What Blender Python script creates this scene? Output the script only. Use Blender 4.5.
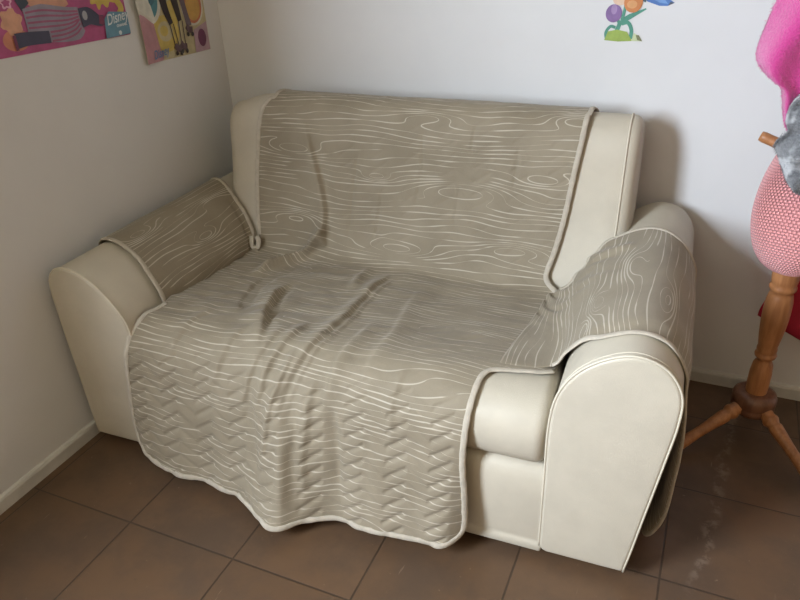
import bpy, bmesh, math, random
import numpy as np
from mathutils import Matrix, Vector

for o in list(bpy.data.objects):
    bpy.data.objects.remove(o)
SC = bpy.context.scene
COL = SC.collection
PI = math.pi

# ------------------------------------------------------------------ camera
def cam_axes(yaw, pitch, roll):
    f = np.array([math.sin(yaw)*math.cos(pitch), math.cos(yaw)*math.cos(pitch), -math.sin(pitch)])
    r = np.cross(f, [0, 0, 1]); r /= np.linalg.norm(r)
    u = np.cross(r, f)
    return r*math.cos(roll)+u*math.sin(roll), -r*math.sin(roll)+u*math.cos(roll), f
CR, CU, CF = cam_axes(-0.42553947, 0.51172879, -0.03980854)
cd = bpy.data.cameras.new('camera'); cam = bpy.data.objects.new('camera', cd); COL.objects.link(cam)
cd.sensor_width = 36; cd.lens = 704.8459/800*36; cd.clip_start = .02
M = Matrix(((CR[0], CU[0], -CF[0], 1.61498), (CR[1], CU[1], -CF[1], -2.14375), (CR[2], CU[2], -CF[2], 1.42140), (0, 0, 0, 1)))
cam.matrix_world = M
SC.camera = cam

# ------------------------------------------------------------------ light
w = bpy.data.worlds.new('world'); SC.world = w; w.use_nodes = True
bg = w.node_tree.nodes['Background']
bg.inputs[0].default_value = (.75, .85, 1, 1); bg.inputs[1].default_value = 1.0

def area(name, loc, target, sx, sy, power, col):
    d = bpy.data.lights.new(name, 'AREA'); d.shape = 'RECTANGLE'; d.size = sx; d.size_y = sy
    d.energy = power; d.color = col
    o = bpy.data.objects.new(name, d); COL.objects.link(o); o.location = loc
    o.rotation_euler = (Vector(target)-Vector(loc)).to_track_quat('-Z', 'Y').to_euler()
    return o
WIN = dict(y0=-3.45, y1=-2.25, z0=1.05, z1=2.15)
area('window_daylight', (-.10, (WIN['y0']+WIN['y1'])/2, (WIN['z0']+WIN['z1'])/2), (3, (WIN['y0']+WIN['y1'])/2, (WIN['z0']+WIN['z1'])/2-.25),
     WIN['y1']-WIN['y0'], WIN['z1']-WIN['z0'], 290, (.78, .88, 1))
pd = bpy.data.lights.new('added_warm_fill', 'POINT'); pd.energy = .6; pd.color = (1, .78, .55); pd.shadow_soft_size = .25  # added weak warm fill light, not a fixture of the room
po = bpy.data.objects.new('added_warm_fill', pd); COL.objects.link(po); po.location = (1.3, -2.4, 2.2)

SC.view_settings.view_transform = 'Standard'; SC.view_settings.look = 'None'
SC.view_settings.gamma = 1; SC.view_settings.use_curve_mapping = False
SC.view_settings.exposure = 0.0

# ------------------------------------------------------------------ node helpers
class N:
    def __init__(s, nt): s.nt = nt
    def new(s, t, **k):
        n = s.nt.nodes.new(t)
        for a, b in k.items(): setattr(n, a, b)
        return n
    def put(s, sock, v):
        if v is None: return
        if isinstance(v, bpy.types.NodeSocket): s.nt.links.new(v, sock)
        else: sock.default_value = v
    def math(s, op, a, b=None, c=None, clamp=False):
        n = s.new('ShaderNodeMath', operation=op, use_clamp=clamp)
        s.put(n.inputs[0], a); s.put(n.inputs[1], b); s.put(n.inputs[2], c)
        return n.outputs[0]
    def vmath(s, op, a, b=None):
        n = s.new('ShaderNodeVectorMath', operation=op)
        s.put(n.inputs[0], a); s.put(n.inputs[1], b)
        return n.outputs['Value'] if op in ('LENGTH', 'DOT_PRODUCT') else n.outputs[0]
    def scale(s, a, f):
        n = s.new('ShaderNodeVectorMath', operation='SCALE'); s.put(n.inputs[0], a); s.put(n.inputs[3], f); return n.outputs[0]
    def noise(s, v, scale, detail=2, rough=.5, out=0):
        n = s.new('ShaderNodeTexNoise'); s.put(n.inputs['Vector'], v); s.put(n.inputs['Scale'], scale)
        n.inputs['Detail'].default_value = detail; n.inputs['Roughness'].default_value = rough
        return n.outputs[out]
    def mix(s, f, a, b):
        n = s.new('ShaderNodeMix', data_type='RGBA'); s.put(n.inputs[0], f); s.put(n.inputs[6], a); s.put(n.inputs[7], b)
        return n.outputs[2]
    def ramp(s, f, a, b, c=0., d=1.):
        n = s.new('ShaderNodeMapRange'); s.put(n.inputs[0], f)
        for i, v in enumerate((a, b, c, d)): n.inputs[i+1].default_value = v
        n.interpolation_type = 'SMOOTHSTEP'
        return n.outputs[0]
    def sep(s, v):
        n = s.new('ShaderNodeSeparateXYZ'); s.put(n.inputs[0], v); return n.outputs
    def comb(s, x, y, z=0.):
        n = s.new('ShaderNodeCombineXYZ'); s.put(n.inputs[0], x); s.put(n.inputs[1], y); s.put(n.inputs[2], z); return n.outputs[0]
    def bump(s, h, strength, dist):
        n = s.new('ShaderNodeBump'); s.put(n.inputs['Height'], h); n.inputs['Strength'].default_value = strength; n.inputs['Distance'].default_value = dist
        return n.outputs[0]

def C4(c): return (c[0], c[1], c[2], 1)
def srgb(r, g, b):
    f = lambda v: (v/255/12.92) if v/255 <= .04045 else ((v/255+.055)/1.055)**2.4
    return (f(r), f(g), f(b))
def mat(name, col, rough=.6, var=.0, vscale=6, bump=0., bscale=200, coat=0, sheen=0, spec=.5):
    m = bpy.data.materials.new(name); m.use_nodes = True
    n = N(m.node_tree); b = m.node_tree.nodes['Principled BSDF']
    tc = n.new('ShaderNodeTexCoord').outputs['Object']
    if var:
        f = n.noise(tc, vscale, 4, .6)
        lo = tuple(max(0, c*(1-var)) for c in col); hi = tuple(min(1, c*(1+var)) for c in col)
        n.put(b.inputs['Base Color'], n.mix(n.ramp(f, .3, .7), C4(lo), C4(hi)))
    else:
        n.put(b.inputs['Base Color'], n.mix(n.noise(tc, 3), C4(tuple(c*.98 for c in col)), C4(col)))
    b.inputs['Roughness'].default_value = rough
    b.inputs['Specular IOR Level'].default_value = spec
    if coat: b.inputs['Coat Weight'].default_value = coat
    if sheen: b.inputs['Sheen Weight'].default_value = sheen; b.inputs['Sheen Roughness'].default_value = .5
    if bump: n.put(b.inputs['Normal'], n.bump(n.noise(tc, bscale, 3), bump, .002))
    return m

# ------------------------------------------------------------------ materials
M_wall = mat('painted_wall', (.66, .66, .665), .75, .03, 2.0, .12, 60)
M_ceil = mat('ceiling_paint', (.42, .37, .26), .8)
M_far = mat('warm_bounce_wall_tan', (.25, .160, .082), .8, .04, 2)  # unseen right and front walls; tan invented to warm the bounced light
M_base = mat('baseboard_paint', (.55, .54, .51), .45, .08, 12)
M_cream = mat('cream_leatherette', (.50, .452, .365), .5, .05, 7, .25, 420)
M_cream_pipe = mat('cream_piping', (.56, .51, .41), .5, .04, 20)
M_bind = mat('cream_fabric_binding', (.46, .41, .335), .8, .08, 60, .5, 900)
M_dark = mat('dark_foot_plastic', (.03, .025, .02), .6)
M_under = mat('black_underside_cloth', (.03, .028, .025), .9)

def floor_material():
    m = bpy.data.materials.new('brown_vinyl_tiles'); m.use_nodes = True
    n = N(m.node_tree); b = m.node_tree.nodes['Principled BSDF']
    P = n.new('ShaderNodeTexCoord').outputs['Object']
    T = n.scale(n.vmath('SUBTRACT', P, (.36827, -1.2025, 0)), 1/.33)
    x, y, z = n.sep(T)
    fx = n.math('FRACT', x); fy = n.math('FRACT', y)
    dx = n.math('MINIMUM', fx, n.math('SUBTRACT', 1., fx)); dy = n.math('MINIMUM', fy, n.math('SUBTRACT', 1., fy))
    wob = n.math('MULTIPLY', n.math('SUBTRACT', n.noise(P, 40), .5), .004)
    d = n.math('ADD', n.math('MINIMUM', dx, dy), wob)
    g = n.ramp(d, .0045, .0095, 1, 0)
    cell = n.comb(n.math('FLOOR', x), n.math('FLOOR', y))
    wn = n.new('ShaderNodeTexWhiteNoise'); n.put(wn.inputs['Vector'], cell)
    base = n.mix(wn.outputs[0], C4((.112, .063, .034)), C4((.140, .079, .043)))
    cl = n.noise(P, 5.5, 6, .62)
    base = n.mix(n.ramp(cl, .35, .65, 0, .9), base, C4((.085, .052, .032)))
    sp = n.noise(P, 55, 3, .6)
    base = n.mix(n.ramp(sp, .68, .8, 0, .55), base, C4((.32, .24, .17)))
    base = n.mix(n.ramp(n.noise(P, 28, 3, .7), .64, .78, 0, .6), base, C4((.085, .05, .03)))
    # worn pale scuff trail right of the sofa
    px, py, pz = n.sep(P)
    off = n.math('MULTIPLY', n.math('SUBTRACT', n.noise(P, 7, 3), .5), .10)
    dd = n.math('ABSOLUTE', n.math('SUBTRACT', n.math('ADD', px, off), n.math('MULTIPLY_ADD', py, .11, 1.862)))
    tr = n.math('MULTIPLY', n.ramp(dd, .004, .022, 1, 0), n.ramp(n.noise(P, 26, 4, .7), .45, .62))
    tr = n.math('MULTIPLY', tr, n.ramp(py, -.95, -.75))
    base = n.mix(n.math('MULTIPLY', tr, .25), base, C4((.42, .33, .26)))
    st = n.comb(n.math('MULTIPLY', px, 90.), n.math('MULTIPLY', py, 9.))
    sc = n.ramp(n.noise(st, 1, 2), .72, .78)
    base = n.mix(n.math('MULTIPLY', sc, .28), base, C4((.40, .30, .22)))
    base = n.mix(n.math('MULTIPLY', g, .8), base, C4((.035, .022, .014)))
    n.put(b.inputs['Base Color'], base)
    n.put(b.inputs['Roughness'], n.ramp(cl, .3, .7, .38, .55))
    h = n.math('SUBTRACT', n.math('MULTIPLY', n.noise(P, 9, 4), .5), g)
    n.put(b.inputs['Normal'], n.bump(h, .35, .002))
    return m
M_floor = floor_material()

def throw_material():
    m = bpy.data.materials.new('taupe_woodgrain_print'); m.use_nodes = True
    # group: the grain field f(u,v) whose level lines are the printed lines
    g = bpy.data.node_groups.new('grain_field', 'ShaderNodeTree')
    g.interface.new_socket('Vector', in_out='INPUT', socket_type='NodeSocketVector')
    g.interface.new_socket('Value', in_out='OUTPUT', socket_type='NodeSocketFloat')
    n = N(g); gi = n.new('NodeGroupInput'); go = n.new('NodeGroupOutput')
    V = gi.outputs[0]
    u, v, _ = n.sep(V)
    f = n.math('DIVIDE', v, .0175)
    w1 = n.noise(n.vmath('MULTIPLY', V, (2.6, 9.0, 1)), 1., 1, .4)
    f = n.math('ADD', f, n.math('MULTIPLY', w1, 5.2))
    w2 = n.noise(n.vmath('MULTIPLY', V, (9, 26, 1)), 1., 0, .4)
    f = n.math('ADD', f, n.math('MULTIPLY', w2, .6))
    knots = [(.847, .394, .10, .020, 3.2), (.685, .585, .05, .014, -2.6), (.975, .603, .13, .030, 4.2), (.78, .802, .11, .026, -3.8),
             (1.265, .375, .07, .02, 3), (.40, .52, .09, .022, -3), (.42, .74, .10, .024, 3.2), (1.14, .76, .09, .02, 3), (1.2, .55, .06, .016, -2.4),
             (.60, .95, .10, .025, -3), (1.06, 1.18, .12, .025, 3), (.55, 1.25, .1, .02, 2.6),
             (2.42, .125, .06, .018, 3.4), (2.56, .215, .08, .02, -3), (2.25, .24, .07, .02, 3),
             (3.27, 0.265, .055, .022, 3.6), (3.17, 0.240, .05, .016, -2.6), (3.42, 0.340, .08, .02, 3), (3.25, 0.430, .08, .02, -2.8)]
    for (a, b_, su, sv, k) in knots:
        d = n.vmath('MULTIPLY', n.vmath('SUBTRACT', V, (a, b_, 0)), (1/su, 1/sv, 0))
        r2 = n.vmath('DOT_PRODUCT', d, d)
        f = n.math('ADD', f, n.math('MULTIPLY', n.math('EXPONENT', n.math('MULTIPLY', r2, -1.)), k))
    g.links.new(f, go.inputs[0])
    n = N(m.node_tree); b = m.node_tree.nodes['Principled BSDF']
    uv = n.new('ShaderNodeUVMap'); uv.uv_map = 'UVMap'
    U = uv.outputs[0]
    def F(vec):
        q = n.new('ShaderNodeGroup'); q.node_tree = g; n.put(q.inputs[0], vec); return q.outputs[0]
    h = .0012
    f0 = F(U); fx = F(n.vmath('ADD', U, (h, 0, 0))); fy = F(n.vmath('ADD', U, (0, h, 0)))
    gx = n.math('SUBTRACT', fx, f0); gy = n.math('SUBTRACT', fy, f0)
    gr = n.math('DIVIDE', n.math('SQRT', n.math('ADD', n.math('MULTIPLY', gx, gx), n.math('MULTIPLY', gy, gy))), h)
    gr = n.math('MAXIMUM', gr, 12.)
    fr = n.math('FRACT', f0)
    d = n.math('DIVIDE', n.math('MINIMUM', fr, n.math('SUBTRACT', 1., fr)), gr)       # metres to the nearest line
    wv = n.ramp(n.noise(n.vmath('MULTIPLY', U, (9, 30, 1)), 1., 1), .38, .62, .0004, .0022)
    line = n.math('SUBTRACT', 1., n.math('DIVIDE', d, wv), clamp=True)
    line = n.math('MULTIPLY', n.ramp(line, 0, .6), .72)
    # dense hatching of secondary strokes
    br = n.ramp(n.noise(n.vmath('MULTIPLY', U, (3.5, 26, 1)), 1., 2), .36, .42)
    line = n.math('MULTIPLY', line, br)
    weave = n.noise(U, 900, 2)
    mott = n.noise(U, 7, 4)
    base = n.mix(n.ramp(mott, .3, .7), C4((.215, .178, .125)), C4((.262, .220, .158)))
    base = n.mix(n.ramp(weave, .35, .65, 0, .25), base, C4((.34, .30, .22)))
    n.put(b.inputs['Base Color'], n.mix(line, base, C4((.54, .49, .405))))
    b.inputs['Roughness'].default_value = .72
    b.inputs['Sheen Weight'].default_value = .15
    b.inputs['Specular IOR Level'].default_value = .3
    hh = n.math('ADD', n.math('MULTIPLY', n.noise(U, 45, 4, .6), 1.), n.math('MULTIPLY', weave, .12))
    n.put(b.inputs['Normal'], n.bump(hh, .35, .004))
    return m
M_throw = throw_material()

# ------------------------------------------------------------------ mesh helpers
def link(name, V, F, m, parent=None, smooth=True, uv=None, mats=None, midx=None):
    me = bpy.data.meshes.new(name)
    me.from_pydata([tuple(map(float, v)) for v in V], [], [tuple(int(i) for i in f) for f in F])
    for mm in (mats or [m]): me.materials.append(mm)
    if midx is not None: me.polygons.foreach_set('material_index', midx)
    if smooth: me.polygons.foreach_set('use_smooth', [True]*len(me.polygons))
    if uv is not None:
        l = me.uv_layers.new(name='UVMap'); vi = np.empty(len(me.loops), int); me.loops.foreach_get('vertex_index', vi)
        l.data.foreach_set('uv', np.asarray(uv, float)[vi].ravel())
    me.update()
    o = bpy.data.objects.new(name, me); COL.objects.link(o)
    if parent: o.parent = parent
    return o
def tag(o, label, cat, group=None):
    o['label'] = label; o['category'] = cat
    if group: o['group'] = group
    return o
def empty(name, loc, rz=0):
    o = bpy.data.objects.new(name, None); COL.objects.link(o); o.location = loc; o.rotation_euler = (0, 0, rz); o.empty_display_size = .1
    return o
def cr(pts, n=12, closed=False):
    P = np.array(pts, float)
    if closed: P = np.vstack([P[-1], P, P[0], P[1]]); last = len(P)-2
    else: P = np.vstack([2*P[0]-P[1], P, 2*P[-1]-P[-2]]); last = len(P)-2
    o = []
    for i in range(1, last):
        for k in range(n):
            t = k/n; a, b, c, d = P[i-1:i+3]
            o.append(.5*((2*b)+(-a+c)*t+(2*a-5*b+4*c-d)*t*t+(-a+3*b-3*c+d)*t**3))
    if not closed: o.append(P[-2])
    return np.array(o)
def arclen(P): return np.r_[0, np.cumsum(np.linalg.norm(np.diff(P, axis=0), axis=1))]
def resample(P, n):
    S = arclen(P); t = np.linspace(0, S[-1], n)
    return np.stack([np.interp(t, S, P[:, i]) for i in range(P.shape[1])], 1)
def sweep(name, P, ra, rb=None, m=None, parent=None, normals=None, closed=False, nseg=8, caps=True):
    """tube along P; ra across, rb along the given normals"""
    P = np.asarray(P, float); n = len(P); ra = np.broadcast_to(ra, n); rb = ra if rb is None else np.broadcast_to(rb, n)
    T = np.gradient(P, axis=0)
    if closed: T = np.roll(P, -1, 0)-np.roll(P, 1, 0)
    T /= np.linalg.norm(T, axis=1)[:, None]+1e-12
    if normals is None:
        ref = np.array([0, 0, 1.]) if abs(T[0][2]) < .9 else np.array([1., 0, 0])
        Nn = []; cur = ref
        for t in T:
            cur = cur-t*(cur@t); cur = cur/np.linalg.norm(cur); Nn.append(cur)
        Nn = np.array(Nn)
    else:
        Nn = np.asarray(normals, float); Nn = Nn-T*np.sum(Nn*T, 1)[:, None]; Nn /= np.linalg.norm(Nn, axis=1)[:, None]+1e-12
    B = np.cross(T, Nn)
    V = []
    for i in range(n):
        for k in range(nseg):
            a = 2*PI*k/nseg
            V.append(P[i]+B[i]*math.cos(a)*ra[i]+Nn[i]*math.sin(a)*rb[i])
    F = []
    for i in range(n if closed else n-1):
        j = (i+1) % n
        for k in range(nseg):
            l = (k+1) % nseg
            F.append((i*nseg+k, i*nseg+l, j*nseg+l, j*nseg+k))
    if not closed and caps:
        F.append(tuple(range(nseg))[::-1]); F.append(tuple((n-1)*nseg+k for k in range(nseg)))
    if name is None: return V, F
    return link(name, V, F, m, parent)
def lathe(name, prof, m, parent=None, seg=32, M4=None, uvs=False):
    V = []; F = []
    for (r, z) in prof:
        for k in range(seg):
            a = 2*PI*k/seg; V.append((r*math.cos(a), r*math.sin(a), z))
    for i in range(len(prof)-1):
        for k in range(seg):
            l = (k+1) % seg; F.append((i*seg+k, i*seg+l, (i+1)*seg+l, (i+1)*seg+k))
    F.append(tuple(range(seg))[::-1]); F.append(tuple((len(prof)-1)*seg+k for k in range(seg)))
    if M4 is not None: V = [tuple(M4 @ Vector(v)) for v in V]
    return link(name, V, F, m, parent)
def boxes(name, bs, m, parent=None, bev=0.):
    bm = bmesh.new()
    for (x0, x1, y0, y1, z0, z1) in bs:
        r = bmesh.ops.create_cube(bm, size=1)
        bmesh.ops.scale(bm, vec=(x1-x0, y1-y0, z1-z0), verts=r['verts'])
        bmesh.ops.translate(bm, vec=((x0+x1)/2, (y0+y1)/2, (z0+z1)/2), verts=r['verts'])
    if bev: bmesh.ops.bevel(bm, geom=bm.edges[:], offset=bev, segments=3, profile=.5, affect='EDGES')
    me = bpy.data.meshes.new(name); bm.to_mesh(me); bm.free(); me.materials.append(m)
    o = bpy.data.objects.new(name, me); COL.objects.link(o)
    if parent: o.parent = parent
    return o
def structure(o): o['kind'] = 'structure'; return o

def nrm2(P, closed=True):
    T = np.roll(P, -1, 0)-np.roll(P, 1, 0) if closed else np.gradient(P, axis=0)
    T /= np.linalg.norm(T, axis=1)[:, None]+1e-12
    return np.stack([T[:, 1], -T[:, 0]], 1)
def extrude(name, prof, axis, a0, a1, r0, r1, puff0, puff1, m, parent, shift=None, nmid=10, wob=None):
    """closed profile swept along an axis with rounded ends and softly puffed end panels.
       axis 'y': profile in (x,z); axis 'x': profile in (y,z)"""
    P = resample(np.vstack([prof, prof[:1]]), 121)[:-1]
    area_ = .5*np.sum(P[:, 0]*np.roll(P[:, 1], -1)-np.roll(P[:, 0], -1)*P[:, 1])
    if area_ < 0: P = P[::-1]
    Nn = nrm2(P); c = P.mean(0)
    for _ in range(6): Nn = (np.roll(Nn, 1, 0)+2*Nn+np.roll(Nn, -1, 0))/4
    rings = []
    for s, pf in ((0., 1.), (.3, .91), (.55, .70), (.75, .44), (.9, .19), (.97, .06)):
        q = c+(P-Nn*r0-c)*s; rings.append((a0-puff0*pf, q))
    for k in range(5):
        th = PI/2*k/5; rings.append((a0+r0*(1-math.cos(th)), P-Nn*r0*(1-math.sin(th))))
    for k in range(nmid+1): rings.append((a0+r0+(a1-r1-a0-r0)*k/nmid, P))
    for k in range(1, 6):
        th = PI/2*k/5; rings.append((a1-r1*(1-math.sin(th)), P-Nn*r1*(1-math.cos(th))))
    for s, pf in ((.97, .06), (.9, .19), (.75, .44), (.55, .70), (.3, .91), (0., 1.)):
        q = c+(P-Nn*r1-c)*s; rings.append((a1+puff1*pf, q))
    V = []
    for a, q in rings:
        for p in q:
            v = [p[0], a, p[1]] if axis == 'y' else [a, p[0], p[1]]
            V.append(v)
    V = np.array(V)
    if shift is not None: V = shift(V)
    n = len(P); F = []
    for i in range(len(rings)-1):
        for k in range(n):
            l = (k+1) % n; f = (i*n+k, i*n+l, (i+1)*n+l, (i+1)*n+k)
            F.append(f if axis == 'x' else f[::-1])
    return link(name, V, F, m, parent)

# ------------------------------------------------------------------ room
RX, RY, RH = 3.3, -4.2, 2.5
structure(boxes('floor', [(-.12, RX+.12, RY-.12, .12, -.1, 0)], M_floor))
structure(boxes('ceiling', [(-.12, RX+.12, RY-.12, .12, RH, RH+.1)], M_ceil))
structure(boxes('wall_back', [(-.12, RX+.12, 0, .12, 0, RH)], M_wall))
structure(boxes('wall_right', [(RX, RX+.12, RY, 0, 0, RH)], M_far))
structure(boxes('wall_front', [(-.12, RX+.12, RY-.12, RY, 0, RH)], M_far))
structure(boxes('wall_left', [(-.12, 0, WIN['y1'], 0, 0, RH), (-.12, 0, RY, WIN['y0'], 0, RH),
                              (-.12, 0, WIN['y0'], WIN['y1'], 0, WIN['z0']), (-.12, 0, WIN['y0'], WIN['y1'], WIN['z1'], RH)], M_wall))
def baseboard(name, a, b, inward):
    a = np.array(a, float); b = np.array(b, float); d = (b-a)/np.linalg.norm(b-a); inn = np.array(inward, float)
    pr = [(0, 0), (.012, 0), (.012, .036), (.009, .043), (.0, .046)]
    V = []
    for p in (a, b):
        for (o, z) in pr: V.append((p[0]+inn[0]*o, p[1]+inn[1]*o, z))
    n = len(pr); F = [(i, (i+1) % n, n+(i+1) % n, n+i) for i in range(n)]+[tuple(range(n))[::-1], tuple(range(n, 2*n))]
    return structure(link(name, V, F, M_base, smooth=False))
baseboard('baseboard_left', (0, RY), (0, 0), (1, 0))
baseboard('baseboard_back', (0, 0), (RX, 0), (0, -1))

# ------------------------------------------------------------------ sofa (local frame: x along front, y towards wall)
SX, SY, STH = 0.0397092, -0.96935532, 0.03410287654
sofa = empty('sofa', (SX, SY, 0), STH)
tag(sofa, 'cream leatherette two-seat sofa with rounded piped arms against the white wall', 'sofa')

armR = cr([(1.367, .045), (1.366, .25), (1.366, .42), (1.383, .515), (1.432, .586), (1.511, .629), (1.578, .615), (1.617, .562), (1.622, .49), (1.610, .38), (1.590, .22), (1.568, .05), (1.555, .032), (1.46, .03), (1.378, .03)], 10)
armL = cr([(.232, .045), (.233, .25), (.232, .42), (.215, .487), (.153, .563), (.085, .600), (.030, .598), (-.003, .568), (-.012, .52), (-.010, .40), (-.004, .24), (.003, .05), (.012, .032), (.11, .03), (.222, .03)], 10)
def arm_wob(V):
    V = V.copy(); return V
shL = lambda V: np.stack([V[:, 0]+.026*np.clip(V[:, 1], 0, 1), V[:, 1], V[:, 2]], 1)
extrude('arm', armR, 'y', 0, .885, .008, .03, .004, .004, M_cream, sofa)
extrude('arm', armL, 'y', 0, .885, .008, .03, .004, .004, M_cream, sofa, shift=shL)
# front piping of the arms + side seam piping
def arm_pipe(prof, y, sh=None, r=.0028, off=.0005):
    P = resample(prof, 90); Nn = nrm2(P, False)
    if np.mean((P+Nn*.01-P.mean(0))**2) < np.mean((P-P.mean(0))**2): Nn = -Nn
    Q = P+Nn*off
    W = np.stack([Q[:, 0], np.full(len(Q), y), Q[:, 1]], 1)
    if sh: W = sh(W)
    return sweep('piping', W, r, None, M_cream_pipe, sofa, nseg=8)
arm_pipe(armR[:-25], .004); arm_pipe(armL[:-25], .004, shL)
def arm_seam(prof, y, sh=None): return arm_pipe(prof, y, sh, .0013, .0)
arm_seam(armR[:-25], .020)

# base front rail
baseprof = cr([(.012, .04), (.004, .10), (.002, .18), (.008, .25), (.03, .278), (.10, .282), (.60, .28), (.84, .28), (.85, .20), (.85, .05), (.83, .032), (.4, .03), (.03, .03)], 6, True)
extrude('base', baseprof, 'x', .225, 1.372, .006, .006, 0, 0, M_cream, sofa)
boxes('underside', [(.03, 1.55, .04, .85, .026, .032)], M_under, sofa)
for (x, y) in ((.07, .07), (1.50, .07), (.07, .80), (1.50, .80)):
    lathe('foot', [(.018, 0), (.022, .004), (.024, .03)], M_dark, sofa, 20, Matrix.Translation((x, y, 0)))
# seat cushion
cprof = cr([(.012, .298), (-.004, .335), (-.003, .385), (.018, .425), (.06, .451), (.13, .458), (.25, .443), (.40, .426), (.53, .419), (.64, .42), (.66, .38), (.66, .30), (.60, .286), (.30, .286), (.05, .287)], 8, True)
extrude('seat_cushion', cprof, 'x', .236, 1.362, .028, .028, .003, .003, M_cream, sofa, nmid=20)
# backrest
bprof = cr([(.625, .33), (.605, .38), (.606, .43), (.640, .50), (.678, .60), (.702, .72), (.714, .82), (.734, .869), (.775, .898), (.83, .888), (.872, .860), (.890, .81), (.895, .60), (.893, .34), (.87, .32), (.63, .32)], 8, True)
def back_shift(V):
    V = V.copy()
    t = np.clip((.30-V[:, 0])/.12, 0, 1); V[:, 2] -= .03*t*t*np.clip((V[:, 2]-.6)/.3, 0, 1)
    return V
extrude('backrest', bprof, 'x', .134, 1.444, .036, .030, .004, .006, M_cream, sofa, shift=back_shift, nmid=30)
P = cr([(.625, .33), (.605, .38), (.606, .43), (.640, .50), (.678, .60), (.702, .72), (.714, .82), (.734, .869), (.775, .898), (.83, .888), (.872, .860), (.890, .81)], 8)
Nn = nrm2(P, False)
for xx in (1.411,):
    Q = P-Nn*.001 if (P-Nn*.01)[40, 0] < P[40, 0] else P+Nn*.001
    sweep('piping', back_shift(np.stack([np.full(len(Q), xx), Q[:, 0], Q[:, 1]], 1)), .0028, None, M_cream_pipe, sofa)

# ------------------------------------------------------------------ throw
thr = empty('sofa_throw', (SX, SY, 0), STH)
tag(thr, 'taupe quilted throw with white woodgrain lines and cream binding draped over the sofa', 'sofa cover')

CP = cr([(.905, .70), (.905, .80), (.882, .869), (.83, .899), (.772, .910), (.724, .882), (.702, .82), (.69, .72), (.665, .60), (.625, .50), (.585, .44), (.53, .428), (.40, .435), (.25, .452), (.13, .468), (.06, .462), (.01, .43), (-.018, .37), (-.025, .28), (-.03, .18), (-.032, .02)])
CS = arclen(cr([(.905, .70), (.905, .84), (.885, .895), (.83, .922), (.77, .918), (.722, .885), (.702, .82), (.69, .72), (.665, .60), (.625, .50), (.585, .44), (.53, .428), (.40, .435), (.25, .452), (.13, .468), (.06, .462), (.01, .43), (-.018, .37), (-.025, .28), (-.03, .18), (-.032, .02)]))   # cloth length, with a little slack over the top
CN = nrm2(CP, False)
if CN[60, 0] > 0: CN = -CN           # outward: away from the back = towards -y
def seg_d(x, s, poly):
    """signed distance to a polyline in (x,s) and parameter 0..1"""
    best = np.full(x.shape, 9.); sg = np.zeros(x.shape); tt = np.zeros(x.shape)
    poly = np.array(poly, float); L = arclen(poly)
    for k in range(len(poly)-1):
        a, b = poly[k], poly[k+1]; e = b-a; l2 = e@e
        t = np.clip(((x-a[0])*e[0]+(s-a[1])*e[1])/l2, 0, 1)
        dx = x-(a[0]+t*e[0]); ds = s-(a[1]+t*e[1]); d = np.hypot(dx, ds)
        side = np.sign(e[0]*ds-e[1]*dx)
        m = d < best
        best = np.where(m, d, best); sg = np.where(m, side, sg); tt = np.where(m, (L[k]+t*(L[k+1]-L[k]))/L[-1], tt)
    return best*sg, tt
def ridge(x, s, poly, h, wl, wr, p=1.0, fade=(.15, .15)):
    d, t = seg_d(x, s, poly)
    wd = np.where(d > 0, wl, wr)
    f = np.clip(t/max(fade[0], 1e-6), 0, 1)*np.clip((1-t)/max(fade[1], 1e-6), 0, 1)
    f = f*f*(3-2*f)
    return h*f*np.exp(-(np.abs(d)/wd)**(2*p))
def vnoise(x, y, seed=0):
    r = np.random.RandomState(seed); G = r.rand(64, 64)
    xi = np.floor(x).astype(int); yi = np.floor(y).astype(int); fx = x-xi; fy = y-yi
    fx = fx*fx*(3-2*fx); fy = fy*fy*(3-2*fy)
    g = lambda a, b: G[a % 64, b % 64]
    return (g(xi, yi)*(1-fx)+g(xi+1, yi)*fx)*(1-fy)+(g(xi, yi+1)*(1-fx)+g(xi+1, yi+1)*fx)*fy-.5
def sstep(a, b, v):
    t = np.clip((v-a)/(b-a), 0, 1); return t*t*(3-2*t)
HX = [.17, .20, .25, .32, .443, .567, .657, .72, .78, .82, .857, .90, .96, 1.09, 1.165, 1.19, 1.22]
HF = [.0, .01, .037, .055, .055, .07, .115, .14, .105, .067, .052, .060, .063, .055, .045, .012, .0]
_hx = np.linspace(.15, 1.24, 220); _hf = np.interp(_hx, HX, HF); _hf = np.convolve(np.pad(_hf, 4, 'edge'), np.ones(9)/9, 'valid')
def quilt(x, s, per=.11, sp=.041, amp=.038):
    """1 between stitch lines, 0 on them; zigzag rows"""
    fx = (x/per) % 1
    tri = np.where(fx < .52, fx/.52, 1-(fx-.52)/.48)
    ph = (s+amp*tri)/sp
    e = np.abs(ph-np.round(ph))*2
    wgt = np.where((fx > .03) & (fx < .50), 1., .45)
    return 1-wgt*np.exp(-(e/.30)**1.5)
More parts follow.
